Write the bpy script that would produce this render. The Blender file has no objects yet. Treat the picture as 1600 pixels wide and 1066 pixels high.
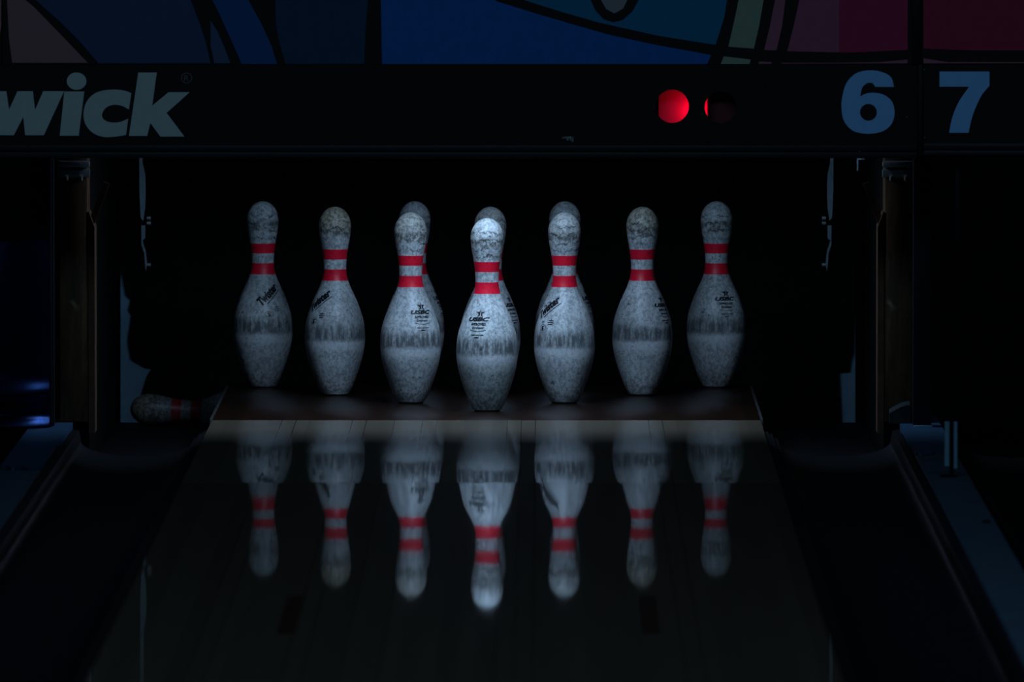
import bpy, bmesh, math, random
from mathutils import Vector, Matrix, Euler
PI = math.pi
random.seed(7)

# ------------------------------------------------------------------ camera
W_PX, H_PX, F_PX = 1600, 1066, 17172.0
CAM = Vector((0.112, -21.6, 1.32))
sc = bpy.context.scene
col = sc.collection
cd = bpy.data.cameras.new('camera')
cam = bpy.data.objects.new('camera', cd); col.objects.link(cam)
cd.sensor_fit = 'HORIZONTAL'; cd.sensor_width = 36.0
cd.lens = F_PX / W_PX * 36.0
cd.clip_start = 0.1; cd.clip_end = 200
cam.location = CAM
PITCH = math.atan(939.0 / F_PX); YAW = math.atan(50.0 / F_PX)
cam.rotation_euler = (PI/2 - PITCH, 0, YAW)
cd.dof.use_dof = True; cd.dof.focus_distance = 21.6; cd.dof.aperture_fstop = 9.0
sc.camera = cam
CROT = Euler((PI/2 - PITCH, 0, YAW)).to_matrix()

def P(px, py, Y):
    """world point seen at a photo pixel, on the upright plane y = Y"""
    d = CROT @ Vector(((px - W_PX/2) / F_PX, -(py - H_PX/2) / F_PX, -1.0))
    t = (Y - CAM.y) / d.y
    return CAM + d * t

# ------------------------------------------------------------------ light
w = bpy.data.worlds.new('world'); sc.world = w; w.use_nodes = True
w.node_tree.nodes['Background'].inputs[0].default_value = (0.25, 0.45, 0.8, 1)
w.node_tree.nodes['Background'].inputs[1].default_value = 0.0012
sc.view_settings.view_transform = 'Standard'; sc.view_settings.look = 'None'
sc.view_settings.exposure = 0.0; sc.view_settings.gamma = 1.0
sc.view_settings.use_curve_mapping = False

def area_light(name, loc, target, sx, sy, power, color, spread=180):
    l = bpy.data.lights.new(name, 'AREA'); l.shape = 'RECTANGLE'
    l.size = sx; l.size_y = sy; l.energy = power; l.color = color
    l.spread = math.radians(spread)
    o = bpy.data.objects.new(name, l); col.objects.link(o)
    o.location = loc
    o.rotation_euler = (Vector(target) - Vector(loc)).to_track_quat('-Z', 'Y').to_euler()
    return o
# the lamp behind the masking unit that lights the pins
area_light('pin_lamp', (0.0, -0.35, 0.85), (0.0, -0.28, 0.0), 0.46, 0.09, 7.3, (0.47, 0.69, 1.0), 152)
# dim blue hall light over the lanes
area_light('hall_lamp', (0.3, -8.5, 4.6), (0.2, -0.8, 0.7), 5.0, 1.2, 62.0, (0.38, 0.72, 1.0))
area_light('blue_glint_lamp', (-1.6, -6.5, 3.0), (-0.9, -0.6, 0.1), 0.25, 0.25, 3.0, (0.15, 0.45, 1.0))  # small blue lamp added for the highlights on the navy cover

# ------------------------------------------------------------------ helpers
def tag(o, label=None, cat=None, group=None, kind=None):
    if label: o['label'] = label
    if cat: o['category'] = cat
    if group: o['group'] = group
    if kind: o['kind'] = kind
    return o

def empty(name, loc=(0, 0, 0)):
    o = bpy.data.objects.new(name, None); col.objects.link(o)
    o.location = loc; o.empty_display_size = 0.05
    return o

def link(name, me, parent=None, loc=None):
    o = bpy.data.objects.new(name, me); col.objects.link(o)
    if parent: o.parent = parent
    if loc is not None: o.location = loc
    return o

def from_bm(name, bm, mats, parent=None, smooth=False, origin=None):
    """origin: world point that becomes the object's origin; parents are unrotated at build time"""
    me = bpy.data.meshes.new(name)
    po = Vector(parent.location) if parent else Vector((0, 0, 0))
    og = Vector(origin) if origin is not None else po
    bmesh.ops.recalc_face_normals(bm, faces=bm.faces[:])
    bmesh.ops.translate(bm, verts=bm.verts[:], vec=-og)
    bm.to_mesh(me); bm.free()
    if not isinstance(mats, (list, tuple)): mats = [mats]
    for m in mats: me.materials.append(m)
    if smooth:
        for p in me.polygons: p.use_smooth = True
    me.set_sharp_from_angle(angle=math.radians(38))
    return link(name, me, parent, og - po)

def bm_box(bm, lo, hi, bev=0.0, mi=0):
    lo = Vector(lo); hi = Vector(hi)
    r = bmesh.ops.create_cube(bm, size=1.0)
    vs = r['verts']
    for v in vs:
        v.co = Vector((lo[i] + (v.co[i] + .5) * (hi[i] - lo[i]) for i in range(3)))
    fs = set(f for v in vs for f in v.link_faces)
    for f in fs: f.material_index = mi
    if bev > 0:
        es = list(set(e for v in vs for e in v.link_edges))
        rb = bmesh.ops.bevel(bm, geom=es, offset=bev, segments=2, affect='EDGES', profile=.5)
        for f in rb['faces']: f.material_index = mi
    return bm

def box(name, lo, hi, m, parent=None, bev=0.002):
    bm = bmesh.new(); bm_box(bm, lo, hi, bev)
    o = (Vector(lo) + Vector(hi)) / 2; o.z = lo[2]
    return from_bm(name, bm, m, parent, origin=None if parent else o)

def bm_cyl(bm, a, b, r0, r1=None, seg=24, mi=0):
    a = Vector(a); b = Vector(b); r1 = r0 if r1 is None else r1
    ax = (b - a).normalized(); q = ax.to_track_quat('Z', 'Y').to_matrix()
    A = []; B = []
    for i in range(seg):
        t = 2*PI*i/seg; c = q @ Vector((math.cos(t), math.sin(t), 0))
        A.append(bm.verts.new(a + c*r0)); B.append(bm.verts.new(b + c*r1))
    for i in range(seg):
        f = bm.faces.new((A[i], A[(i+1) % seg], B[(i+1) % seg], B[i])); f.material_index = mi; f.smooth = True
    bm.faces.new(A[::-1]).material_index = mi; bm.faces.new(B).material_index = mi
    return bm

def smooth_loop(pts, corners=(), n=6):
    """closed Catmull-Rom through pts; indices in corners stay sharp"""
    out = []; N = len(pts)
    V = [Vector(p) for p in pts]
    for i in range(N):
        p1, p2 = V[i], V[(i+1) % N]
        p0 = V[i-1] if i not in corners else p1 - (p2 - p1)
        p3 = V[(i+2) % N] if (i+1) % N not in corners else p2 + (p2 - p1)
        for k in range(n):
            t = k/n
            out.append(tuple(0.5*((2*p1) + (p2-p0)*t + (2*p0-5*p1+4*p2-p3)*t*t + (3*p1-p0-3*p2+p3)*t**3)))
    return out

def ellipse(cx, cy, rx, ry, n=48):
    return [(cx + rx*math.cos(2*PI*i/n), cy + ry*math.sin(2*PI*i/n)) for i in range(n)]

def curve_mesh(loops, thick):
    """filled outline with holes in the x-y plane, thick along z (from 0 to +thick)"""
    cu = bpy.data.curves.new('tmp', 'CURVE'); cu.dimensions = '2D'; cu.fill_mode = 'BOTH'
    cu.extrude = thick/2
    for lp in loops:
        s = cu.splines.new('POLY'); s.points.add(len(lp)-1); s.use_cyclic_u = True
        for p, q in zip(s.points, lp): p.co = (q[0], q[1], 0, 1)
    o = bpy.data.objects.new('tmp', cu); col.objects.link(o)
    me = bpy.data.meshes.new_from_object(o, depsgraph=bpy.context.evaluated_depsgraph_get())
    bpy.data.objects.remove(o); bpy.data.curves.remove(cu)
    for v in me.vertices: v.co.z += thick/2
    return me

def add_px(bm, loops, Y, thick, mi=0):
    """outlines given in photo pixels, standing upright on plane y=Y, thickness towards the viewer"""
    L = [[(P(px, py, Y).x, P(px, py, Y).z) for px, py in lp] for lp in loops]
    me = curve_mesh(L, thick)
    for v in me.vertices: v.co = Vector((v.co.x, Y - v.co.z, v.co.y))
    n0 = len(bm.faces); bm.from_mesh(me); bm.faces.ensure_lookup_table()
    for f in bm.faces[n0:]: f.material_index = mi
    bpy.data.meshes.remove(me)
    return bm

def px_obj(name, loops, Y, thick, m, parent=None):
    bm = add_px(bmesh.new(), loops, Y, thick)
    c = sum((v.co for v in bm.verts), Vector())/len(bm.verts)
    return from_bm(name, bm, m, parent, origin=None if parent else c)

def text_mesh(s, w_, h_, shear=0.0, bold=0.0):
    """built-in font text fitted to a box w_ x h_ centred on the origin"""
    cu = bpy.data.curves.new('tmp', 'FONT'); cu.body = s; cu.shear = shear; cu.offset = bold
    cu.resolution_u = 3; cu.fill_mode = 'FRONT'
    o = bpy.data.objects.new('tmp', cu); col.objects.link(o)
    me = bpy.data.meshes.new_from_object(o, depsgraph=bpy.context.evaluated_depsgraph_get())
    bpy.data.objects.remove(o); bpy.data.curves.remove(cu)
    xs = [v.co.x for v in me.vertices]; ys = [v.co.y for v in me.vertices]
    for v in me.vertices:
        v.co.x = ((v.co.x - min(xs))/(max(xs)-min(xs)) - .5) * w_
        v.co.y = ((v.co.y - min(ys))/(max(ys)-min(ys)) - .5) * h_
        v.co.z = 0
    return me

# ------------------------------------------------------------------ materials
class N:
    def __init__(s, name):
        s.m = bpy.data.materials.new(name); s.m.use_nodes = True
        s.t = s.m.node_tree; s.t.nodes.clear()
        s.out = s.t.nodes.new('ShaderNodeOutputMaterial')
        s.b = s.t.nodes.new('ShaderNodeBsdfPrincipled')
        s.t.links.new(s.b.outputs[0], s.out.inputs[0])
    def put(s, sock, v):
        if isinstance(v, bpy.types.NodeSocket): s.t.links.new(v, sock)
        else: sock.default_value = v
    def math(s, op, a, b=0.0, c=0.0, clamp=False):
        n = s.t.nodes.new('ShaderNodeMath'); n.operation = op; n.use_clamp = clamp
        s.put(n.inputs[0], a); s.put(n.inputs[1], b); s.put(n.inputs[2], c)
        return n.outputs[0]
    def step(s, v, lo, hi, a=0.0, b=1.0):
        n = s.t.nodes.new('ShaderNodeMapRange'); n.interpolation_type = 'SMOOTHSTEP'
        s.put(n.inputs[0], v); n.inputs[1].default_value = lo; n.inputs[2].default_value = hi
        n.inputs[3].default_value = a; n.inputs[4].default_value = b
        return n.outputs[0]
    def mix(s, f, a, b):
        n = s.t.nodes.new('ShaderNodeMix'); n.data_type = 'RGBA'
        s.put(n.inputs[0], f); s.put(n.inputs[6], a); s.put(n.inputs[7], b)
        return n.outputs[2]
    def noise(s, vec, scale, detail=4, rough=.6, w=None):
        n = s.t.nodes.new('ShaderNodeTexNoise')
        n.inputs['Scale'].default_value = scale; n.inputs['Detail'].default_value = detail
        n.inputs['Roughness'].default_value = rough
        if w is not None:
            n.noise_dimensions = '4D'; s.put(n.inputs['W'], w)
        s.put(n.inputs['Vector'], vec)
        return n.outputs[0]
    def scaled(s, vec, sc_):
        n = s.t.nodes.new('ShaderNodeMapping'); n.inputs['Scale'].default_value = sc_
        s.put(n.inputs['Vector'], vec); return n.outputs[0]
    def coord(s, which='Object'):
        return s.t.nodes.new('ShaderNodeTexCoord').outputs[which]
    def sep(s, vec):
        n = s.t.nodes.new('ShaderNodeSeparateXYZ'); s.put(n.inputs[0], vec); return n.outputs
    def set(s, **k):
        for a, v in k.items():
            key = {'color': 'Base Color', 'rough': 'Roughness', 'metal': 'Metallic', 'spec': 'Specular IOR Level',
                   'coat': 'Coat Weight', 'coat_rough': 'Coat Roughness', 'ior': 'IOR'}[a]
            if a == 'color' and isinstance(v, tuple) and len(v) == 3: v = (*v, 1)
            s.put(s.b.inputs[key], v)
        return s
    def bump(s, h, strength=.2, dist=.002):
        n = s.t.nodes.new('ShaderNodeBump'); n.inputs['Strength'].default_value = strength
        n.inputs['Distance'].default_value = dist
        s.put(n.inputs['Height'], h); s.t.links.new(n.outputs[0], s.b.inputs['Normal'])

def plain(name, c, rough=.5, metal=0.0, spec=.5, wear=.25, scale=25.0):
    n = N(name)
    f = n.noise(n.coord(), scale, 5, .65)
    f2 = n.step(f, .35, .7)
    dark = tuple(x*(1-wear) for x in c)
    n.set(color=n.mix(f2, (*dark, 1), (*c, 1)), rough=rough, metal=metal, spec=spec)
    return n.m

M = {}
M['black'] = plain('black_paint', (.004, .004, .006), .55, spec=.2)
M['rail'] = plain('rail_black', (.010, .011, .015), .5, spec=.3)
M['rubber'] = plain('black_rubber', (.004, .004, .004), .8, spec=.1)
M['gutter'] = plain('gutter_plastic', (.005, .006, .008), .38, spec=.3, wear=.4, scale=9)
M['tray'] = plain('pit_tray', (.006, .006, .008), .6, spec=.2)
M['carpet'] = plain('pit_carpet', (.006, .006, .007), .95, spec=.05)
M['cap'] = plain('divider_cap', (.075, .115, .165), .55, spec=.3, wear=.2, scale=14)
M['cap_light'] = plain('divider_end', (.026, .066, .120), .5, spec=.2, wear=.12, scale=14)
M['navy'] = plain('navy_paint', (.006, .007, .014), .6, spec=.15)
M['cover'] = plain('navy_cover', (.006, .022, .085), .27, metal=.85, spec=.2, wear=.1)
M['kick'] = plain('pit_board', (.20, .32, .42), .7, spec=.2, wear=.15, scale=30)
M['steel'] = plain('dull_steel', (.42, .46, .48), .4, metal=.7, wear=.35, scale=40)
M['steel_paint'] = plain('grey_painted_steel', (.13, .185, .22), .5, spec=.4, wear=.3, scale=40)
M['edge'] = plain('deck_edging', (.05, .05, .052), .45, wear=.5, scale=30)
M['foot'] = plain('grey_foot', (.022, .027, .03), .6, spec=.2)
M['marker'] = plain('dark_brown_inlay', (.035, .014, .006), .4, spec=.12, wear=.3)
M['floor'] = plain('sub_floor', (.01, .01, .011), .8, spec=.1)
M['letter'] = plain('letter_grey', (.55, .60, .56), .6, spec=.2, wear=.05, scale=60)
M['mark'] = plain('mark_grey', (.16, .15, .16), .6, spec=.2, wear=.05)
M['digit'] = plain('digit_blue', (.29, .59, 1.0), .6, spec=.2, wear=.04, scale=60)
M['sticker'] = plain('sticker', (.30, .36, .36), .6, wear=.9, scale=260)
M['ink'] = plain('pin_ink', (.008, .010, .014), .5, spec=.3)
M['nylon'] = plain('pin_base', (.05, .045, .04), .6)

def brown_post():
    n = N('worn_brown_wood'); c = n.coord()
    f = n.noise(n.scaled(c, (30, 30, 5)), 1.0, 6, .7)
    g = n.noise(c, 14, 4, .6)
    base = n.mix(n.step(f, .35, .7), (.045, .022, .010, 1), (.15, .075, .034, 1))
    n.set(color=n.mix(n.step(g, .58, .7), base, (.30, .22, .14, 1)), rough=.6, spec=.25)
    return n.m
M['brown'] = brown_post()
M['brown_edge'] = plain('bare_wood_edge', (.11, .052, .027), .7, spec=.25, wear=.35, scale=20)

def lane_mat(name, c1, c2, rough, line, spec=.5, plank=0.02733, scuff=0.0):
    n = N(name); geo = n.t.nodes.new('ShaderNodeNewGeometry').outputs['Position']
    x, y, z = n.sep(geo)
    u = n.math('DIVIDE', n.math('ADD', x, 0.533), plank)
    fl = n.math('FLOOR', u); fr = n.math('SUBTRACT', u, fl)
    wn = n.t.nodes.new('ShaderNodeTexWhiteNoise'); wn.noise_dimensions = '1D'; n.put(wn.inputs['W'], fl)
    rnd = wn.outputs['Value']
    grain = n.noise(n.scaled(geo, (160, 3.5, 1)), 1.0, 6, .65)
    colr = n.mix(n.math('ADD', n.math('MULTIPLY', rnd, .45), n.math('MULTIPLY', grain, .55)), c1, c2)
    e = n.math('MINIMUM', fr, n.math('SUBTRACT', 1.0, fr))
    wn2 = n.t.nodes.new('ShaderNodeTexWhiteNoise'); wn2.noise_dimensions = '1D'
    n.put(wn2.inputs['W'], n.math('ADD', n.math('ROUND', u), 37.3))
    gap = n.math('MULTIPLY', n.step(e, .0, .045, 1.0, 0.0), n.step(wn2.outputs['Value'], .35, .8, .15, 1.0))
    n.set(color=n.mix(gap, colr, (*line, 1)), spec=spec,
          rough=n.math('ADD', rough, n.math('MULTIPLY', n.noise(n.scaled(geo, (60, 1.2, 1)), 1.0, 3), rough*.5)))
    if scuff > 0:
        b2 = n.t.nodes.new('ShaderNodeBsdfPrincipled'); n.t.links.new(n.b.inputs['Base Color'].links[0].from_socket, b2.inputs['Base Color'])
        b2.inputs['Roughness'].default_value = .38; b2.inputs['Specular IOR Level'].default_value = .3
        mx = n.t.nodes.new('ShaderNodeMixShader'); mx.inputs[0].default_value = scuff
        n.t.links.new(n.b.outputs[0], mx.inputs[1]); n.t.links.new(b2.outputs[0], mx.inputs[2]); n.t.links.new(mx.outputs[0], n.out.inputs[0])
    return n.m
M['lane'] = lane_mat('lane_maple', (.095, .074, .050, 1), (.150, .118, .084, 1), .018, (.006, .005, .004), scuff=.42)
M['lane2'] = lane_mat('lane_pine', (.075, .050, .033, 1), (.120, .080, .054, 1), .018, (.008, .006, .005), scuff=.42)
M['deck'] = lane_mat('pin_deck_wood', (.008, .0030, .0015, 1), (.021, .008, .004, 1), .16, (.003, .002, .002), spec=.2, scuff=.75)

def pin_mat():
    n = N('worn_pin_plastic'); c = n.coord()
    oi = n.t.nodes.new('ShaderNodeObjectInfo')
    rnd = n.math('MULTIPLY', oi.outputs['Random'], 37.0)
    x, y, z = n.sep(c)
    white = (.66, .70, .70, 1)
    # overall mottled grime
    f1 = n.noise(n.scaled(c, (1, 1, .75)), 170, 6, .74, w=rnd)
    g1 = n.step(f1, .41, .57)                            # 1 = clean
    f2 = n.noise(c, 16, 4, .6, w=rnd)
    g2 = n.step(f2, .35, .65, .72, 1.0)
    specks = n.step(n.noise(n.scaled(c, (1, 1, .8)), 330, 3, .6, w=rnd), .36, .47, .35, 1.0)
    dirty_up = n.step(z, .16, .235, 0.0, 1.0)
    specks = n.math('ADD', n.math('MULTIPLY', specks, dirty_up), n.math('SUBTRACT', 1.0, dirty_up))
    clean = n.math('MULTIPLY', n.math('MULTIPLY', n.math('ADD', n.math('MULTIPLY', g1, .58), .42), g2), specks)
    colr = n.mix(clean, (.13, .145, .155, 1), white)
    # yellowed crown (per pin, from the object colour)
    crown = n.step(n.math('ADD', z, n.math('MULTIPLY', f2, .03)), .325, .375)
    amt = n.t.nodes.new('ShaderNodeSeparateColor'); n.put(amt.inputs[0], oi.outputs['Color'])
    colr = n.mix(n.math('MULTIPLY', crown, amt.outputs[0]), colr, n.mix(g1, (.10, .085, .05, 1), (.46, .40, .27, 1)))
    # dark ball-track belt with upright scuffs, a cleaner band just under it
    st = n.noise(n.scaled(c, (1, 1, .16)), 130, 4, .7, w=rnd)
    zb = n.math('ADD', z, n.math('MULTIPLY', n.math('SUBTRACT', st, .5), .022))
    belt = n.math('MULTIPLY', n.step(zb, .108, .118), n.step(zb, .130, .156, 1.0, 0.0))
    belt = n.math('MULTIPLY', belt, n.step(st, .40, .64, 1.0, .22))
    colr = n.mix(n.math('MULTIPLY', belt, .92), colr, (.085, .09, .095, 1))
    under = n.math('MULTIPLY', n.step(z, .088, .100), n.step(z, .106, .114, 1.0, 0.0))
    colr = n.mix(n.math('MULTIPLY', under, .45), colr, (.74, .78, .80, 1))
    # scuffed lower third
    low = n.step(n.math('ADD', z, n.math('MULTIPLY', f2, .04)), .03, .085, 1.0, 0.0)
    colr = n.mix(n.math('MULTIPLY', low, n.step(f1, .40, .58, .65, .12)), colr, (.17, .15, .14, 1))
    # crinkled rings round the head
    wv = n.noise(n.scaled(c, (1, 1, .5)), 38, 6, .75, w=rnd)
    zz = n.math('ADD', n.math('MULTIPLY', z, 62.0), n.math('MULTIPLY', wv, 3.2))
    fr = n.math('ABSOLUTE', n.math('SUBTRACT', n.math('FRACT', zz), .5))
    ring = n.step(fr, .02, .17, 1.0, 0.0)
    head = n.math('MULTIPLY', n.step(z, .299, .306), n.step(z, .352, .362, 1.0, 0.0))
    patch = n.step(n.noise(c, 34, 3, .6, w=rnd), .40, .60)
    colr = n.mix(n.math('MULTIPLY', n.math('MULTIPLY', ring, head), n.math('ADD', n.math('MULTIPLY', patch, .7), .3)), colr, (.025, .026, .028, 1))
    hb = n.math('MULTIPLY', n.step(zb, .322, .330), n.step(zb, .334, .346, 1.0, 0.0))
    colr = n.mix(n.math('MULTIPLY', n.math('MULTIPLY', hb, n.step(f1, .42, .62, 1.0, .10)), .8), colr, (.06, .055, .045, 1))
    # small cuts
    cut = n.noise(n.scaled(c, (1.0, 1.0, 1.6)), 75, 3, .55, w=n.math('ADD', rnd, 9.0))
    colr = n.mix(n.step(cut, .645, .70, 0.0, .8), colr, (.04, .042, .045, 1))
    # the two red neck stripes
    s1 = n.math('MULTIPLY', n.math('GREATER_THAN', z, .2327), n.math('LESS_THAN', z, .2553))
    s2 = n.math('MULTIPLY', n.math('GREATER_THAN', z, .2755), n.math('LESS_THAN', z, .2956))
    red = n.mix(n.step(f1, .30, .48), (.40, .004, .014, 1), (.85, .008, .035, 1))
    colr = n.mix(n.math('ADD', s1, s2), colr, red)
    colr = n.mix(amt.outputs[1], colr, n.mix(g1, (.02, .02, .018, 1), (.09, .085, .075, 1)))  # green channel darkens the whole skin, shade put into the fallen pin's colour
    n.set(color=colr, rough=n.math('ADD', n.math('MULTIPLY', f1, .25), .30), spec=.42)
    n.bump(f1, .12, .0015)
    return n.m
M['pin'] = pin_mat()

# ------------------------------------------------------------------ the setting
def struct(o): return tag(o, kind='structure')
struct(box('floor', (-3.0, -12.0, -0.40), (3.0, 2.2, -0.36), M['floor'], bev=0))
struct(box('wall_back', (-3.0, 1.9, -0.36), (3.0, 2.0, 2.4), M['rubber'], bev=0))

# ------------------------------------------------------------------ lane
lane = empty('bowling_lane', (0, -2, -0.36))
tag(lane, 'glossy wooden bowling lane ending in the dark pin deck under the standing pins', 'bowling lane')
def lane_panel(y0, y1, hfun, m, name='lane_panel'):
    bm = bmesh.new(); n = max(2, int((y1-y0)/.025))
    rows = []
    for i in range(n+1):
        y = y0 + (y1-y0)*i/n; h = hfun(y)
        rows.append([bm.verts.new((x, y, z)) for x, z in ((-.533, h), (.533, h), (.533, -.05), (-.533, -.05))])
    for a, b in zip(rows, rows[1:]):
        for k in range(4):
            f = bm.faces.new((a[k], a[(k+1) % 4], b[(k+1) % 4], b[k])); f.smooth = (k == 0)
    bm.faces.new(rows[0]); bm.faces.new(rows[-1][::-1])
    return from_bm(name, bm, m, lane)
# real panels are never dead flat: a fraction of a millimetre of wave
SLOPE = [(-11.0, 0.0), (-4.85, -.0001), (-3.9, .0004), (-3.45, .0015), (-3.1, .0019), (-2.75, .0012), (-2.55, .0012), (-2.3, .0028), (-2.08, .0042)]
def wave(y):
    h = 0.0; n = 60
    def sl(v):
        for (a, p), (b, q) in zip(SLOPE, SLOPE[1:]):
            if a <= v <= b: return p + (q-p)*(v-a)/(b-a)
        return 0.0
    for i in range(n):
        h -= sl(-2.08 + (y+2.08)*(i+.5)/n) * (-2.08 - y)/n
    return h
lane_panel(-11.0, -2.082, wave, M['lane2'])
for sx in (-1, 1):
    bm = bmesh.new(); A = []; B = []
    for i in range(13):
        y = -5.36 + .73*i/12
        A.append([bm.verts.new((sx*.2706 + q*.0135, y, wave(y) + .0003)) for q in (-1, 1)]); B.append([bm.verts.new((sx*.2706 + q*.0135, y, wave(y) - .004)) for q in (-1, 1)])
    for i in range(12):
        bm.faces.new((A[i][0], A[i][1], A[i+1][1], A[i+1][0])); bm.faces.new((B[i][0], B[i][1], B[i+1][1], B[i+1][0]))
        for q in (0, 1): bm.faces.new((A[i][q], A[i+1][q], B[i+1][q], B[i][q]))
    for i in (0, 12): bm.faces.new((A[i][0], A[i][1], B[i][1], B[i][0]))
    tag(from_bm('marker_board', bm, M['marker'], lane), 'dark brown inlaid marker board')
lane_panel(-2.080, -.282, lambda y: -.00005*math.sin((y+.282)/1.798*PI), M['lane'])
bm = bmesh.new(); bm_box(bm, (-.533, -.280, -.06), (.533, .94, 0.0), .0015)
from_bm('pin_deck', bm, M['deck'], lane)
bm = bmesh.new(); bm_box(bm, (-.52, -11.0, -.36), (.52, .90, -.0605))
from_bm('lane_bed', bm, M['floor'], lane)
for s in (-1, 1):
    bm = bmesh.new(); bm_box(bm, (s*.5335 if s > 0 else -.5385, -.27, -.05), (.5385 if s > 0 else -.5335, .94, .0015), .001)
    tag(from_bm('deck_edge', bm, M['edge'], lane), 'scuffed pale edging of the pin deck')

# ------------------------------------------------------------------ gutters
def gutter(x0, x1, label, parts_y=(-11.0, -.50, 1.30)):
    """x0: lane side, x1: divider side"""
    g = empty('gutter', ((x0+x1)/2, -2, -0.36)); s = 1 if x1 > x0 else -1
    tag(g, label, 'gutter')
    prof = [(.004, -.008), (.010, -.008), (.012, -.012), (.018, -.012), (.020, -.020), (.028, -.021)]
    for i in range(0, 19):
        t = PI*(1.0 - i/18.0)
        prof.append((.138 + .108*math.cos(t), -.026 - .030*math.sin(t)))
    prof += [(.246, -.020), (.250, -.006), (.262, -.004)]
    low = [(a, b - .006) for a, b in prof]
    loop = prof + low[::-1]
    bm = bmesh.new(); ends = []
    ys = [parts_y[0] + (parts_y[1]-parts_y[0])*i/30 for i in range(31)]
    for y in ys: ends.append([bm.verts.new((x0 + s*a, y, b)) for a, b in loop])
    K = len(loop)
    for A, B in zip(ends, ends[1:]):
        for k in range(K):
            f = bm.faces.new((A[k], A[(k+1) % K], B[(k+1) % K], B[k])); f.smooth = (6 <= k <= 23 or k > K-26)
    bm.faces.new(ends[0]); bm.faces.new(ends[-1][::-1])
    ch = from_bm('channel', bm, M['gutter'], g)
    bm = bmesh.new()
    a, b = sorted((x0 + s*.008, x1))
    bm_box(bm, (a, parts_y[1], -.115), (b, .955, -.096), .001)
    a2, b2 = sorted((x0 + s*.075, x1)); bm_box(bm, (a2, .9551, -.125), (b2, parts_y[2], -.1025), .001)
    from_bm('pit_tray', bm, M['tray'], g)
    for y in (-9.0, -6.0, -4.0, -2.4, -.9, .5):
        bm = bmesh.new(); bm_box(bm, (a+.03, y-.03, -.36), (b-.03, y+.03, -.058 if y < -.5 else -.115))
        from_bm('support', bm, M['floor'], g)
    return g
gutter(.533, .797, 'dark plastic gutter between the lane and the right divider')
gutter(-.533, -.797, 'dark plastic gutter left of the lane, below the fallen pin')
gutter(1.147, .881, 'dark gutter of the next lane, right of the pale divider')
pit = box('pit_floor', (-.531, .945, -.36), (.531, 1.88, -.1395), M['carpet'], bev=0)
tag(pit, 'black carpeted pit floor behind the pin deck', 'pit floor')

# ------------------------------------------------------------------ lane dividers
def divider(s, label):
    d = empty('lane_divider', (s*.839, -2, -.36)); tag(d, label, 'divider')
    a, b = sorted((s*.800, s*.878))
    bm = bmesh.new(); bm_box(bm, (a+.006, -11, -.36), (b-.006, 1.6, -.022)); from_bm('divider_body', bm, M['floor'], d)
    bm = bmesh.new(); bm_box(bm, (a, -11.0, -.022), (b, -1.28 if s > 0 else -1.72, -.002), .003)
    tag(from_bm('cap', bm, M['cap'], d), 'grey-blue flat cap')
    # lighter end piece under the post, with a wavy front edge
    bm = bmesh.new(); top = []; n = 14; y0 = -1.28 if s > 0 else -1.72
    pts = [(a + (b-a)*i/n, y0 + .03 + .025*math.sin(i*1.1) - .05*(1-i/n)*s) for i in range(n+1)] + [(b, -.12), (a, -.12)]
    T = [bm.verts.new((x, y, .0005)) for x, y in pts]; B = [bm.verts.new((x, y, -.022)) for x, y in pts]
    bm.faces.new(T); bm.faces.new(B[::-1])
    for i in range(len(T)): bm.faces.new((T[i], B[i], B[(i+1) % len(T)], T[(i+1) % len(T)]))
    tag(from_bm('end_cap', bm, M['cap_light'], d), 'lighter blue end piece of the cap')
    if s > 0:
        bm = bmesh.new(); bm_cyl(bm, (.861, -3.05, -.003), (.861, -3.05, .002), .008, .006)
        from_bm('screw', bm, M['rubber'], d)
    return d
divider(1, 'pale blue-grey flat divider strip running along the right gutter')
divider(-1, 'flat divider strip left of the left gutter with a blue end')

# small glossy post on the right divider; its two highlights are built as pale rods
pb = Vector((P(1487, 746, -1.9).x, -1.9, -.002))
post = empty('rail_post', pb)
tag(post, 'short dark post with two highlights built as pale rods, standing on the right divider', 'post')
bm = bmesh.new(); bm_cyl(bm, pb, pb + Vector((0, 0, .118)), .0038); from_bm('core_rod', bm, M['rubber'], post)
for dx, r, z0 in ((-.0085, .0050, .020), (.0068, .0038, .016)):
    bm = bmesh.new(); bm_cyl(bm, pb + Vector((dx, 0, z0)), pb + Vector((dx, 0, .100)), r)
    tag(from_bm('highlight_rod', bm, M['kick'], post), 'pale blue rod built for a highlight on the post')
bm = bmesh.new(); bm_cyl(bm, pb, pb + Vector((0, 0, .004)), .010); bm_box(bm, pb + Vector((-.020, -.006, 0)), pb + Vector((-.004, .006, .0045)), .001)
from_bm('foot', bm, M['rubber'], post)

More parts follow.
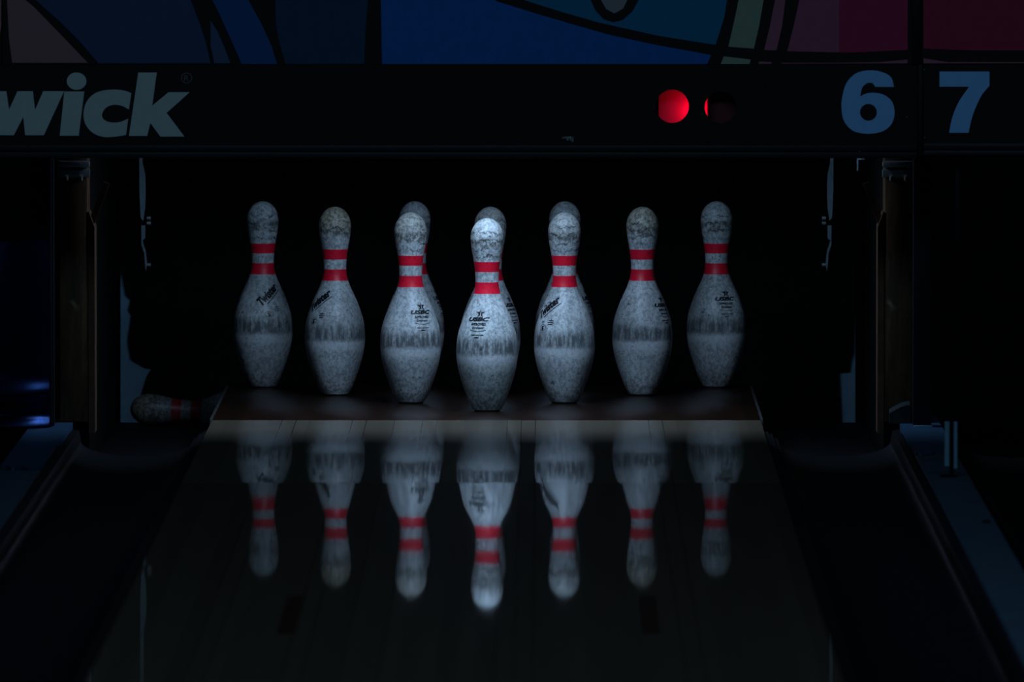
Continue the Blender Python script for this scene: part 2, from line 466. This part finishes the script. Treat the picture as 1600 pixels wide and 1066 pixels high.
# ------------------------------------------------------------------ pins
IN = .0254
PROF = [(0, 1.00), (.06, 1.05), (.75, 1.414), (1.5, 1.70), (2.25, 1.953), (3.375, 2.255), (4.5, 2.383), (5.875, 2.282),
        (7.25, 1.852), (8.0, 1.53), (8.625, 1.236), (9.375, .983), (10.0, .899), (10.875, .935), (11.75, 1.047),
        (12.625, 1.203), (13.2, 1.262), (13.5, 1.273)]
def pin_r(z):
    h = z/IN
    if h >= 13.5: 
        return IN*math.sqrt(max(0, 1.273**2 - ((h-13.5)*1.273/1.5)**2))
    for i in range(len(PROF)-1):
        if PROF[i][0] <= h <= PROF[i+1][0]:
            def slope(k):
                if k == 0: return (PROF[1][1]-PROF[0][1])/(PROF[1][0]-PROF[0][0])
                if k == len(PROF)-1: return 0
                return (PROF[k+1][1]-PROF[k-1][1])/(PROF[k+1][0]-PROF[k-1][0])
            (h0, r0), (h1, r1) = PROF[i], PROF[i+1]; d = h1-h0; t = (h-h0)/d
            m0, m1 = slope(i)*d, slope(i+1)*d
            return IN*((2*t**3-3*t*t+1)*r0 + (t**3-2*t*t+t)*m0 + (-2*t**3+3*t*t)*r1 + (t**3-t*t)*m1)
    return IN*PROF[0][1]
H_PIN = 15*IN

def pin_body_bm():
    bm = bmesh.new(); seg = 64
    hs = [.004 + (13.5*IN-.004)*i/90 for i in range(91)]
    hs += [13.5*IN + 1.5*IN*math.sin(PI/2*i/16) for i in range(1, 16)]
    rings = []
    for h in hs:
        r = pin_r(h)
        rings.append([bm.verts.new((r*math.cos(2*PI*k/seg), r*math.sin(2*PI*k/seg), h)) for k in range(seg)])
    for A, B in zip(rings, rings[1:]):
        for k in range(seg): bm.faces.new((A[k], A[(k+1) % seg], B[(k+1) % seg], B[k])).smooth = True
    top = bm.verts.new((0, 0, H_PIN))
    for k in range(seg): bm.faces.new((rings[-1][k], rings[-1][(k+1) % seg], top)).smooth = True
    bm.faces.new(rings[0][::-1])
    return bm

def wrap(bm, ang):
    """lay flat artwork (u to the right, v = height on the pin) onto the pin's skin, facing angle ang"""
    for it in range(3):
        es = [e for e in bm.edges if e.calc_length() > .006]
        if es: bmesh.ops.subdivide_edges(bm, edges=es, cuts=1)
        bmesh.ops.triangulate(bm, faces=bm.faces[:])
    for v in bm.verts:
        r = pin_r(v.co.y); t = v.co.x/r + ang; r += .0005
        v.co = Vector((r*math.sin(t), -r*math.cos(t), v.co.y))
    return bm

def put_mesh(bm, me, rot=0.0, du=0.0, dv=0.0):
    me.transform(Matrix.Translation((du, dv, 0)) @ Matrix.Rotation(rot, 4, 'Z'))
    bm.from_mesh(me); bpy.data.meshes.remove(me)

def flat_poly(bm, pts):
    bm.faces.new([bm.verts.new((x, y, 0)) for x, y in pts])

def bar(bm, a, b, t):
    a = Vector(a); b = Vector(b); n = (b-a).normalized(); n = Vector((-n.y, n.x))*t/2
    flat_poly(bm, [a+n, a-n, b-n, b+n])

def stamp_bm():
    bm = bmesh.new()
    cx, cy, R, r = .002, .1955, .0095, .0036       # split star
    star = [(cx + (R if i % 2 == 0 else r)*math.sin(i*PI/5), cy + (R if i % 2 == 0 else r)*math.cos(i*PI/5)) for i in range(10)]
    g = .0011
    flat_poly(bm, [(cx, cy+R)] + [(min(x, cx-.0002), y) for x, y in star[6:10][::-1]] + [(cx-.0002, cy-r)])
    flat_poly(bm, [(cx+g, cy+R*.6)] + [(max(x, cx+g), y) for x, y in star[1:5]] + [(cx+g, cy-r)])
    put_mesh(bm, text_mesh('USBC', .044, .0080, .30, .055), dv=.1842)
    put_mesh(bm, text_mesh('APPROVED', .031, .0052, .05, .045), dv=.1745)
    put_mesh(bm, text_mesh('Synthetic', .025, .0058, .35, .03), dv=.1672)
    for i in range(-8, 8):                          # thin swoosh under it
        f = lambda k: (k*.0020, .1605 + .000045*k*k)
        bar(bm, f(i), f(i+1), .0009)
    for u0, u1, v in ((-.013, -.004, .1535), (-.003, .004, .1533), (.005, .013, .1535), (-.006, .004, .1488)):
        bar(bm, (u0, v), (u1, v), .0016)
    return wrap(bm, 0.0)

def script_bm():
    bm = bmesh.new(); a = math.radians(43)
    put_mesh(bm, text_mesh('Twister', .054, .0180, .18, .055), rot=a, du=.001, dv=.1935)
    ca, sa = math.cos(a), math.sin(a)
    q = lambda u, v: (.001 + u*ca - v*sa, .1935 + u*sa + v*ca)
    bar(bm, q(-.016, -.0125), q(.026, -.0120), .0018)
    for u0, u1, v in ((.013, .024, .1672), (.012, .025, .1635), (.014, .024, .1598)): bar(bm, (u0, v), (u1, v), .0015)
    bar(bm, (.0185, .1705), (.0185, .1660), .0014)
    c = [(.001 + .0085*math.cos(2*PI*i/20), .1535 + .0055*math.sin(2*PI*i/20)) for i in range(21)]
    for p0, p1 in zip(c, c[1:]): bar(bm, p0, p1, .0009)
    for p0, p1 in (((-.003, .1550), (.005, .1560)), ((-.001, .1525), (.001, .1490)), ((.001, .1490), (.004, .1530)), ((-.001, .1545), (.002, .1515))): bar(bm, p0, p1, .0017)
    return wrap(bm, PI)

def make_pin(label):
    r = empty('bowling_pin'); tag(r, label, 'bowling pin')
    b = from_bm('body', pin_body_bm(), M['pin'], r)
    bm = bmesh.new(); bm_cyl(bm, (0, 0, 0), (0, 0, .0045), .0245, .0262, 48)
    tag(from_bm('base_ring', bm, M['nylon'], r), 'dark base ring')
    tag(from_bm('approval_stamp', stamp_bm(), M['ink'], r), 'black stamp with a split star and small lettering')
    tag(from_bm('script_logo', script_bm(), M['ink'], r), 'black slanted script lettering, underlined')
    return r

def copy_tree(o, parent=None):
    kids = list(o.children)
    c = o.copy(); col.objects.link(c)
    if parent: c.parent = parent
    for k in kids: copy_tree(k, c)
    return c

# x, y, turn in degrees, yellowed crown amount, label
G = 'bowling pins standing in a triangle'
PINS = [
 (0.000, 0.000, -20, .10, 'front bowling pin at the tip of the triangle, with the brightest crown'),
 (-.1536, .264, 27, .45, 'bowling pin just left of the front pin, with a stamp on its right side'),
 (.1528, .264, 130, .25, 'bowling pin just right of the front pin, with script lettering on its left edge'),
 (-.3093, .528, 132, .85, 'second standing bowling pin from the left, with a brownish worn crown'),
 (.0040, .528, 60, .30, 'bowling pin mostly hidden straight behind the front pin'),
 (.3104, .528, 57, .70, 'second standing bowling pin from the right, with a brown ring round its crown'),
 (-.4617, .792, 194, .0, 'leftmost standing bowling pin, dim, with underlined script facing the front'),
 (-.1514, .792, 80, .0, 'dim back-row bowling pin mostly hidden behind the pin left of the front pin'),
 (.1545, .792, 75, .0, 'dim back-row bowling pin mostly hidden behind the pin right of the front pin'),
 (.4640, .792, 22, .0, 'rightmost standing bowling pin, dim, with a stamp right of its middle'),
]
src = None
for x, y, a, crown, label in PINS:
    if src is None: src = p = make_pin(label)
    else: p = copy_tree(src)
    p['label'] = label; p['group'] = G
    p.location = (x, y, 0); p.rotation_euler = (0, 0, math.radians(a))
    for k in p.children:
        if k.name.startswith('body'): k.color = (crown, 0, 0, 1)
fallen = copy_tree(src)
fallen['label'] = 'fallen bowling pin lying on its side at the left of the pin deck'
if 'group' in fallen: del fallen['group']
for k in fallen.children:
    if k.name.startswith('body'): k.color = (.9, .55, 0, 1)  # second value darkens the colour to dim this pin
fallen.location = (-.366, 1.17, -.0830)
fallen.rotation_euler = Euler((0, -PI/2 + math.radians(2.6), 0))

# ------------------------------------------------------------------ masking unit: header beams
YH = -.80
def bx_px(bm, x0, y0, x1, y1, Ya, Yb, bev=.001):
    a = P(x0, y1, YH); b = P(x1, y0, YH)
    return bm_box(bm, (a.x, Ya, a.z), (b.x, Yb, b.z), bev)

head = empty('header_beam', P(700, 247, YH)); tag(head, 'long black header beam with pale lettering, two red lamps and a blue 6', 'header beam')
L1 = (1050.3, 166, 26); L2 = (1126, 167.5, 25.0)
front = px_obj('front_board', [[(-260, 101), (1433, 101), (1433, 228), (-260, 228)],
                               ellipse(L1[0], L1[1], L1[2], L1[2]), ellipse(L2[0], L2[1], L2[2], L2[2])], YH + .006, .006, M['black'], head)
bm = bx_px(bmesh.new(), -260, 227, 1433, 236, YH-.006, YH+.05); bx_px(bm, -260, 238, 1433, 247, YH-.003, YH+.05)
tag(from_bm('bottom_rail', bm, M['rail'], head), 'dark grey lower rail')
bm = bx_px(bmesh.new(), -260, 101, 1433, 104, YH+.0065, YH+.10); from_bm('top_rail', bm, M['black'], head)

S = 2.665
def tr(pts, ox=0, oy=0): return [(ox + x/S, oy + y/S) for x, y in pts]
YL = YH - .0003
lets = []
lets.append([tr([(267, 380), (183, 563), (105, 563), (97, 487), (58, 563), (-22, 563), (-46, 380), (27, 380), (38, 456), (73, 380), (137, 380), (146, 458), (180, 380)])])
lets.append([tr(ellipse(319, 338, 41, 36)), tr([(268, 381), (351, 381), (328, 565), (249, 565)])])
lets.append([smooth_loop(tr([(547, 388), (537, 456), (505, 440), (470, 437), (440, 450), (425, 478), (435, 500), (465, 510), (500, 508), (534, 494), (525, 562),
        (480, 569), (430, 570), (385, 552), (355, 515), (348, 470), (360, 425), (390, 392), (430, 377), (480, 373), (520, 378)]), (0, 1, 9, 10))])
lets.append([tr([(576, 302), (653, 302), (634, 440), (702, 384), (790, 384), (694, 470), (768, 569), (668, 569), (626, 512), (613, 566), (537, 566)])])
for lp in lets: tag(px_obj('letter', lp, YL, .002, M['letter'], head), 'pale grey-blue slanted letter')
bm = add_px(bmesh.new(), [tr(ellipse(777, 325, 23, 22, 32)), tr(ellipse(777, 325, 20, 19, 32))], YL, .0012)
cR = P(777/S, 325/S, YL); me = text_mesh('R', .009, .011, 0, 0)
me.transform(Matrix.Translation((cR.x, YL - .001, cR.z)) @ Matrix.Rotation(PI/2, 4, 'X')); bm.from_mesh(me)
from_bm('registered_mark', bm, M['mark'], head)
six = smooth_loop(tr([(1058, 362), (1045, 322), (1008, 300), (955, 293), (900, 305), (860, 345), (843, 400), (839, 450), (850, 505), (888, 545), (950, 557),
        (1010, 547), (1048, 515), (1060, 470), (1050, 425), (1018, 396), (972, 386), (938, 391), (917, 402), (925, 366), (945, 347), (966, 346), (980, 362)], 1000), (0, 18, 22))
tag(px_obj('digit', [six, tr(ellipse(951, 468, 35, 35), 1000)], YL, .002, M['digit'], head), 'blue number 6')
px_obj('sticker_scrap', [[(878, 214), (890, 213), (896, 214), (896, 222), (893, 222), (891, 219), (886, 220), (884, 216), (878, 217)]], YL, .0008, M['sticker'], head)

head7 = empty('header_beam', P(1600, 247, YH)); tag(head7, 'black header beam of the next lane with a blue 7', 'header beam')
px_obj('front_board', [[(1443, 101), (1800, 101), (1800, 228), (1443, 228)]], YH + .006, .006, M['black'], head7)
bm = bx_px(bmesh.new(), 1443, 224, 1800, 233, YH-.006, YH+.05); bx_px(bm, 1443, 235, 1800, 243, YH-.003, YH+.05)
tag(from_bm('bottom_rail', bm, M['rail'], head7), 'dark grey lower rail')
seven = smooth_loop(tr([(1247, 298), (1455, 298), (1455, 357), (1425, 393), (1400, 442), (1381, 495), (1368, 553), (1287, 553), (1300, 490), (1327, 425), (1370, 361), (1247, 361)], 1000), (0, 1, 2, 6, 7, 10, 11))
tag(px_obj('digit', [seven], YL, .002, M['digit'], head7), 'blue number 7')

# ------------------------------------------------------------------ red ball-indicator lamps behind the two holes
M['red'] = plain('red_reflector', (.85, .012, .08), .6, spec=.2, wear=.05)
M['red_dark'] = plain('red_lens_dark', (.14, .008, .02), .5, spec=.3, wear=.2)
def lamp_box(name, x0, x1, m, label, lit):
    a = P(x0, 205, YH); b = P(x1, 128, YH); o = empty(name, ((a.x+b.x)/2, YH+.03, a.z)); tag(o, label, 'indicator lamp', 'ball indicator lamps in the header beam')
    bm = bmesh.new(); bm_box(bm, (a.x+.0008, YH+.044, a.z), (b.x-.0008, YH+.047, b.z)); from_bm('reflector', bm, m, o)
    bm = bmesh.new()
    bm_box(bm, (a.x, YH+.0475, a.z-.003), (b.x, YH+.05, b.z+.003))
    bm_box(bm, (a.x, YH+.0065, a.z-.003), (b.x, YH+.0475, a.z-.0003)); bm_box(bm, (a.x, YH+.0065, b.z+.0003), (b.x, YH+.0475, b.z+.003))
    bm_box(bm, (a.x-.0015, YH+.0065, a.z-.003), (a.x, YH+.05, b.z+.003)); 
    bm_box(bm, (b.x, YH+.0065, a.z-.003), (b.x+.0015, YH+.05, b.z+.003))
    from_bm('housing', bm, M['rubber'], o)
    if lit:
        l = bpy.data.lights.new('bulb', 'POINT'); l.energy = .070; l.color = (1, .03, .22); l.shadow_soft_size = .004
        lo = bpy.data.objects.new('bulb', l); col.objects.link(lo); lo.parent = o
        lo.location = Vector((P(1088, 176, YH).x, YH + .020, P(1088, 176, YH).z)) - o.location
    return o
lamp_box('indicator_lamp', 1029, 1106.5, M['red'], 'round glowing red lamp in the black header beam, the left of two', True)
lamp_box('indicator_lamp', 1109.0, 1158, M['red_dark'], 'round unlit dark red lamp right of the glowing one', False)

# ------------------------------------------------------------------ masking unit: painted panels above the beam
def paint(name, c): M[name] = plain(name + '_print', c, .65, spec=.15, wear=.06, scale=50); return M[name]
paint('beige', (.36, .17, .18)); paint('pink', (.50, .17, .20)); paint('indigo', (.05, .08, .18)); paint('slate', (.07, .10, .20))
paint('royal', (.02, .10, .29)); paint('midnight', (.02, .06, .125)); paint('azure', (.008, .140, .50)); paint('teal', (.012, .19, .36))
paint('sage', (.32, .36, .27)); paint('rose', (.42, .12, .18)); paint('mauve', (.42, .10, .17)); paint('maroon', (.46, .035, .10)); paint('wine', (.40, .030, .07)); paint('ash', (.32, .28, .30))
def mural(name, x0, x1, fields, label):
    c = P((x0+x1)/2, 100.5, YH); o = empty(name, c); tag(o, label, 'printed panel')
    names = ['black'] + sorted(set(f[0] for f in fields if f[0] != 'black'))
    bm = add_px(bmesh.new(), [[(x0, 100.5), (x1, 100.5), (x1, -72), (x0, -72)]], YH+.008, .008, 0)
    for k, (cn, pts, lvl) in enumerate(fields):
        add_px(bm, [pts], YH - .0002 - .0005*lvl, .0005, names.index(cn))
    from_bm('panel', bm, [M[n_] for n_ in names], o)
    return o
A = [('beige', [(11, -60), (16, -60), (30, -14), (40, 0), (53, 11), (94, 53), (137, 98), (19, 98), (14, 60), (11, 0)], 0),
 ('indigo', [(46, -60), (274, -60), (298, 0), (311, 34), (321, 64), (329, 99), (154, 99), (124, 64), (94, 34), (56, 0)], 0),
 ('slate', [(329, 32), (340, 49), (351, 75), (360, 99), (335, 99), (329, 71)], 0),
 ('royal', [(306, -60), (350, -60), (388, 0), (409, 38), (424, 71), (433, 100), (378, 100), (360, 60), (343, 22), (332, 0)], 0),
 ('midnight', [(434, -60), (581, -60), (575, 0), (571, 49), (569, 100), (446, 100), (437, 68), (431, 38), (430, 0)], 0),
 ('azure', [(594, -60), (690, -60), (776, 2), (830, 19), (898, 39), (954, 55), (1029, 71), (1111, 86), (1105, 100), (597, 100)], 0),
 ('teal', [(740, -60), (1140, -60), (1136, 0), (1132, 26), (1118, 70), (1029, 56), (935, 35), (879, 19), (819, 0), (770, -22)], 0),
 ('black', [(918, -60), (1002, -60), (998, 0), (988, 18), (973, 31), (958, 35), (943, 30), (930, 16), (923, 0)], 1),
 ('ash', [(934, -60), (985, -60), (980, 0), (974, 13), (960, 21), (947, 14), (939, 0)], 2),
 ('sage', [(1162, -60), (1201, -60), (1193, 0), (1186, 41), (1178, 76), (1138, 73), (1147, 34), (1154, 0)], 0),
 ('sage', [(1131, 88), (1173, 93), (1171, 100), (1126, 100)], 0),
 ('rose', [(1217, -60), (1232, -60), (1227, 0), (1222, 41), (1213, 79), (1194, 78), (1203, 41), (1211, 0)], 0),
 ('rose', [(1186, 96), (1206, 97), (1205, 100), (1185, 100)], 0),
 ('mauve', [(1256, -60), (1311, -60), (1311, 82), (1263, 81), (1230, 80), (1240, 41), (1249, 0)], 0),
 ('maroon', [(1311.1, -60), (1419, -60), (1418, 78), (1338, 82), (1311.1, 82)], 0),
 ('rose', [(1221, 98), (1311, 98), (1375, 97), (1418, 93), (1418, 99), (1221, 99.5)], 0)]
mural('mural_panel', 4, 1424, A, 'wide printed panel of blue and teal fields with thick black outlines')
mural('mural_panel', 1440, 1800, [('wine', [(1443, -60), (1790, -60), (1790, 79), (1525, 79), (1443, 76)], 0),
      ('rose', [(1443, 91), (1480, 97), (1790, 97), (1790, 98.5), (1443, 99)], 0)], 'dark red printed panel above the blue 7')
mural('mural_panel', -420, 2, [('pink', [(-300, -60), (2, -60), (2.0, 40), (-3, 70), (-300, 70)], 0)], 'edge of a pinkish printed panel at the far left')

# upright joint strip between the two lanes' panels
js = empty('joint_strip', P(1433, 245, YH)); tag(js, 'black upright strip between the blue 6 and the blue 7', 'strip')
bm = bx_px(bmesh.new(), 1424.5, -72, 1439, 100, YH-.008, YH+.012); bx_px(bm, 1434, 100.6, 1442, 243, YH-.006, YH+.012)
from_bm('strip', bm, M['black'], js)
for px, py in ((1444, 109), (1445, 215), (1417, 183)):
    bm = bmesh.new(); c = P(px, py, YH); bm_cyl(bm, (c.x, YH+.002, c.z), (c.x, YH-.004, c.z), .0012, .001, 10)
    from_bm('screw', bm, M['steel'], js)

# ------------------------------------------------------------------ posts and uprights at both sides of the pin deck
def post_side(s, label):
    yf = -.36; o = empty('division_post', (s*.79, yf, -.022)); tag(o, label, 'post')
    X = lambda a, b: sorted((s*a, s*b))
    a, b = X(.770, .826)
    ztop = P(0, 240, yf).z
    bm = bmesh.new(); bm_box(bm, (a, yf, .0006), (b, yf+.09, ztop), .004); from_bm('post_face', bm, M['brown'], o)
    # inner edge board with a chamfered top
    z1 = P(0, 355, yf).z; z0 = -.02
    e0, e1 = .7575, .7695
    bm = bmesh.new()
    pr = [(e0, z0), (e1, z0), (e1, z1+.030), (e1-.001, z1+.030), (e0, z1)]
    F = [bm.verts.new((s*x, yf-.004, z)) for x, z in pr]; Bk = [bm.verts.new((s*x, yf+.09, z)) for x, z in pr]
    bm.faces.new(F); bm.faces.new(Bk[::-1])
    for i in range(5): bm.faces.new((F[i], Bk[i], Bk[(i+1) % 5], F[(i+1) % 5]))
    tag(from_bm('edge_board', bm, M['brown_edge'], o), 'bare lighter wood edge')
    # slanting brace strip at the top
    bm = bmesh.new()
    p0 = Vector((s*.735, yf+.02, z1+.085)); p1 = Vector((s*.764, yf+.02, z1+.008)); d = (p1-p0).normalized(); nn = Vector((-d.z, 0, d.x))*.006
    q = [p0+nn, p0-nn, p1-nn, p1+nn]
    F = [bm.verts.new(v) for v in q]; Bk = [bm.verts.new(v + Vector((0, .012, 0))) for v in q]
    bm.faces.new(F); bm.faces.new(Bk[::-1])
    for i in range(4): bm.faces.new((F[i], Bk[i], Bk[(i+1) % 4], F[(i+1) % 4]))
    from_bm('brace', bm, M['brown'], o)
    # metal collar under the header
    a2, b2 = X(.766, .829); zc = P(0, 277, yf).z
    bm = bmesh.new(); bm_box(bm, (a2, yf-.008, zc), (b2, yf-.0005, zc+.016), .002); bm_box(bm, (a2, yf-.012, zc+.019), (b2, yf-.0005, zc+.032), .004)
    tag(from_bm('collar', bm, M['steel'], o), 'dull metal collar')
    for dx in (.783, .811):
        bm = bmesh.new(); bm_cyl(bm, (s*dx, yf-.006, zc-.004), (s*dx, yf-.014, zc+.004), .004, .003, 12)
        tag(from_bm('bolt', bm, M['steel'], o), 'small bolt')
    if s < 0: return o
    # curved foot
    bm = bmesh.new(); n = 10
    pr = [(.780 + .040*(i/n), .020 + .016*math.sin(PI/2*i/n)) for i in range(n+1)] + [(.820, .0006), (.780, .0006)]
    F = [bm.verts.new((s*x, yf-.030, z)) for x, z in pr]; Bk = [bm.verts.new((s*x, yf-.0005, z+.008 if z > .001 else z)) for x, z in pr]
    bm.faces.new(F); bm.faces.new(Bk[::-1])
    for i in range(len(pr)): bm.faces.new((F[i], Bk[i], Bk[(i+1) % len(pr)], F[(i+1) % len(pr)]))
    tag(from_bm('foot', bm, M['foot'], o), 'grey foot')
    return o
post_side(1, 'worn brown wooden post right of the pins, beneath the blue 6')
post_side(-1, 'worn brown wooden post left of the pins, below the lettering')

# dark navy upright in front of the right post, reaching from the divider to the header
a = P(1427, 669, -.50); b = P(1455, 669, -.50); zt = P(0, 246, -.50).z
up = empty('upright', ((a.x+b.x)/2, -.5, .0006)); tag(up, 'dark navy square upright on the right divider, below the joint of the beams', 'upright')
bm = bmesh.new(); bm_box(bm, (a.x, -.50, .004), (b.x-.0, -.44, zt+.10), .0008); from_bm('tube', bm, M['navy'], up)
bm = bmesh.new(); bm_box(bm, (a.x+.002, -.506, .0006), (b.x+.002, -.44, .004), .0008); tag(from_bm('shoe', bm, M['kick'], up), 'pale thin foot plate')
up2 = empty('upright', (-.84, -.5, .0006)); tag(up2, 'dark upright left of the left brown post, behind the glossy navy cover', 'upright')
bm = bmesh.new(); bm_box(bm, (-.873, -.48, .0006), (-.832, -.42, zt+.10), .0006); from_bm('tube', bm, M['navy'], up2)

# thin strip far right in the next lane
a = P(1493, 240, -.745); b = P(1500, 380, -.745)
hs = box('hanging_strip', (a.x, -.7505, b.z), (b.x, -.742, P(0, 226, -.745).z), M['navy'], bev=.001)
tag(hs, 'thin dark vertical strip hanging below the header under the blue 7', 'strip')

# kickback boards running back beside the pin deck, pale boards at the back of the pit, black curtain
for s, lab in ((-1, 'dark kickback board beside the left gutter, behind the left brown post'), (1, 'dark kickback board beside the right gutter, behind the right brown post')):
    a, b = sorted((s*.772, s*.797))
    k = box('kickback_board', (a, -.265, -.0955), (b, 1.10, .78), M['rubber'], bev=.002)
    tag(k, lab, 'board')
YB = 1.45
bm = add_px(bmesh.new(), [[(189, 400), (262, 400), (262, 674), (189, 674)]], YB, .02)
c = P(215, 674, YB); k = from_bm('pit_board', bm, M['kick'], None, origin=c); tag(k, 'pale blue-grey board behind the fallen pin and the ragged black curtain', 'board')
bm = add_px(bmesh.new(), [[(1290, 400), (1336, 400), (1336, 666), (1290, 666)]], YB, .02)
c = P(1315, 666, YB); k = from_bm('pit_board', bm, M['kick'], None, origin=c); tag(k, 'pale blue-grey board at the right end of the black curtain', 'board')
YC = 1.427
cl = [(186, 200), (189, 425), (192, 433), (197, 459), (205, 467), (201, 483), (206, 490), (203, 510), (200, 530), (202, 545), (205, 559), (212, 564), (219, 567), (226, 572), (239, 574), (234, 580), (230, 587), (226, 600), (222, 612), (228, 640), (222, 668),
      (1315, 672), (1314, 640), (1311, 580), (1328, 579), (1329, 566), (1331, 558), (1334, 550), (1335, 520), (1336, 491), (1337, 420), (1338, 200)]
bm = add_px(bmesh.new(), [cl], YC, .008); c = P(760, 670, YC)
k = from_bm('pit_curtain', bm, M['rubber'], None, origin=c); tag(k, 'black curtain with ragged ends hanging behind the pins', 'curtain')

# ------------------------------------------------------------------ pinsetter hardware peeking out under the header
def sweep(s, pxs, label):
    """painted steel arm with a bracket, seen almost edge-on"""
    Y = .55; o = empty('sweep_arm', P(pxs[0], 400, Y)); tag(o, label, 'arm')
    x = lambda d: pxs[0] - s*d*1.0
    bm = add_px(bmesh.new(), [[(x(0), 20), (x(6), 20), (x(6), 255), (x(10), 272), (x(11), 300), (x(10), 325), (x(7), 345), (x(3), 340), (x(1), 300)]], Y, .006)
    tag(from_bm('plate', bm, M['steel_paint'], o), 'grey painted steel plate')
    bm = add_px(bmesh.new(), [[(x(4), 352), (x(10), 352), (x(10), 372), (x(6), 376), (x(8), 384), (x(11), 392), (x(13), 412), (x(11), 424), (x(9.5), 412), (x(8.5), 396), (x(4), 382)]], Y+.002, .005)
    from_bm('bracket', bm, M['steel_paint'], o)
    for py in (341, 349, 414):
        c = P(x(15.5), py, Y); bm = bmesh.new(); bm_cyl(bm, (c.x-.004*s, Y, c.z), (c.x+.004*s, Y, c.z), .0042, .0034, 14)
        tag(from_bm('bolt', bm, M['steel'], o), 'bright bolt')
    return o
sweep(1, (1303,), 'grey steel arm hanging below the header, right of the pins')
sweep(-1, (217,), 'grey steel arm hanging below the header, left of the pins')
fr = box('machine_frame', (-.797, .30, .781), (.797, 1.10, .86), M['rubber'], bev=.003)
tag(fr, 'black overhead machine frame above the pins, hidden behind the header', 'machine frame')
# unseen hood added to cut the pin lamp's light short on the lane
hd = empty('light_cut_hood', (0, -.35, .70)); tag(hd, 'black lamp hood behind the header lighting the pins', 'lamp')
bm = bmesh.new(); bm_box(bm, (-.30, -.436, .70), (.30, -.428, .92)); bm_box(bm, (-.30, -.428, .912), (.30, -.27, .92)); from_bm('hood', bm, M['rubber'], hd)
for x_ in (-.2, .2):
    bm = bmesh.new(); bm_box(bm, (x_-.01, -.70, .80), (x_+.01, -.4365, .82)); from_bm('bracket', bm, M['rubber'], hd)
# grey motor can under the header at the right
c0 = P(1349, 240, -.1); mo = empty('motor', c0); tag(mo, 'small grey cylinder tucked under the header, left of the right brown post', 'motor')
bm = bmesh.new(); bm_cyl(bm, (c0.x, -.1, c0.z-.012), (c0.x, -.1, c0.z+.03), .0125); tag(from_bm('can', bm, M['steel_paint'], mo), 'grey can')
bm = bmesh.new(); bm_box(bm, (c0.x-.0125, -.102, c0.z-.034), (c0.x-.009, -.096, c0.z-.012), .001); from_bm('bracket', bm, M['kick'], mo)
bm = bmesh.new(); bm_box(bm, (c0.x, -.106, c0.z+.012), (.7725, -.094, c0.z+.028), .001); from_bm('hanger', bm, M['rubber'], mo)

# ------------------------------------------------------------------ glossy navy cover left of the left post
cv = empty('ball_return_cover', (-.90, -.62, -.002)); tag(cv, 'glossy dark navy curved cover at the left edge, left of the brown post', 'cover')
bm = bmesh.new(); rows = []; nz = 60
for i in range(nz+1):
    z = .0 + .36*i/nz
    bulge = .045*math.exp(-((z-.066)/.022)**2) + .050*math.exp(-((z-.006)/.014)**2) + .03*math.sin(z*9)
    row = []
    for j in range(17):
        t = j/16; x = -1.10 + .262*t
        row.append(bm.verts.new((x, -.56 - bulge*(1-.55*t) - .05*(1-t)**2 + .05*t**6, z)))
    rows.append(row)
for A_, B_ in zip(rows, rows[1:]):
    for j in range(16): bm.faces.new((A_[j], A_[j+1], B_[j+1], B_[j])).smooth = True
geo = bmesh.ops.solidify(bm, geom=bm.faces[:], thickness=.004)
from_bm('shell', bm, M['cover'], cv)
bm = bmesh.new(); bm_box(bm, (-.840, -.512, .0), (-.834, -.49, .52), .002); tag(from_bm('side_edge', bm, M['navy'], cv), 'thin upright edge of the cover')
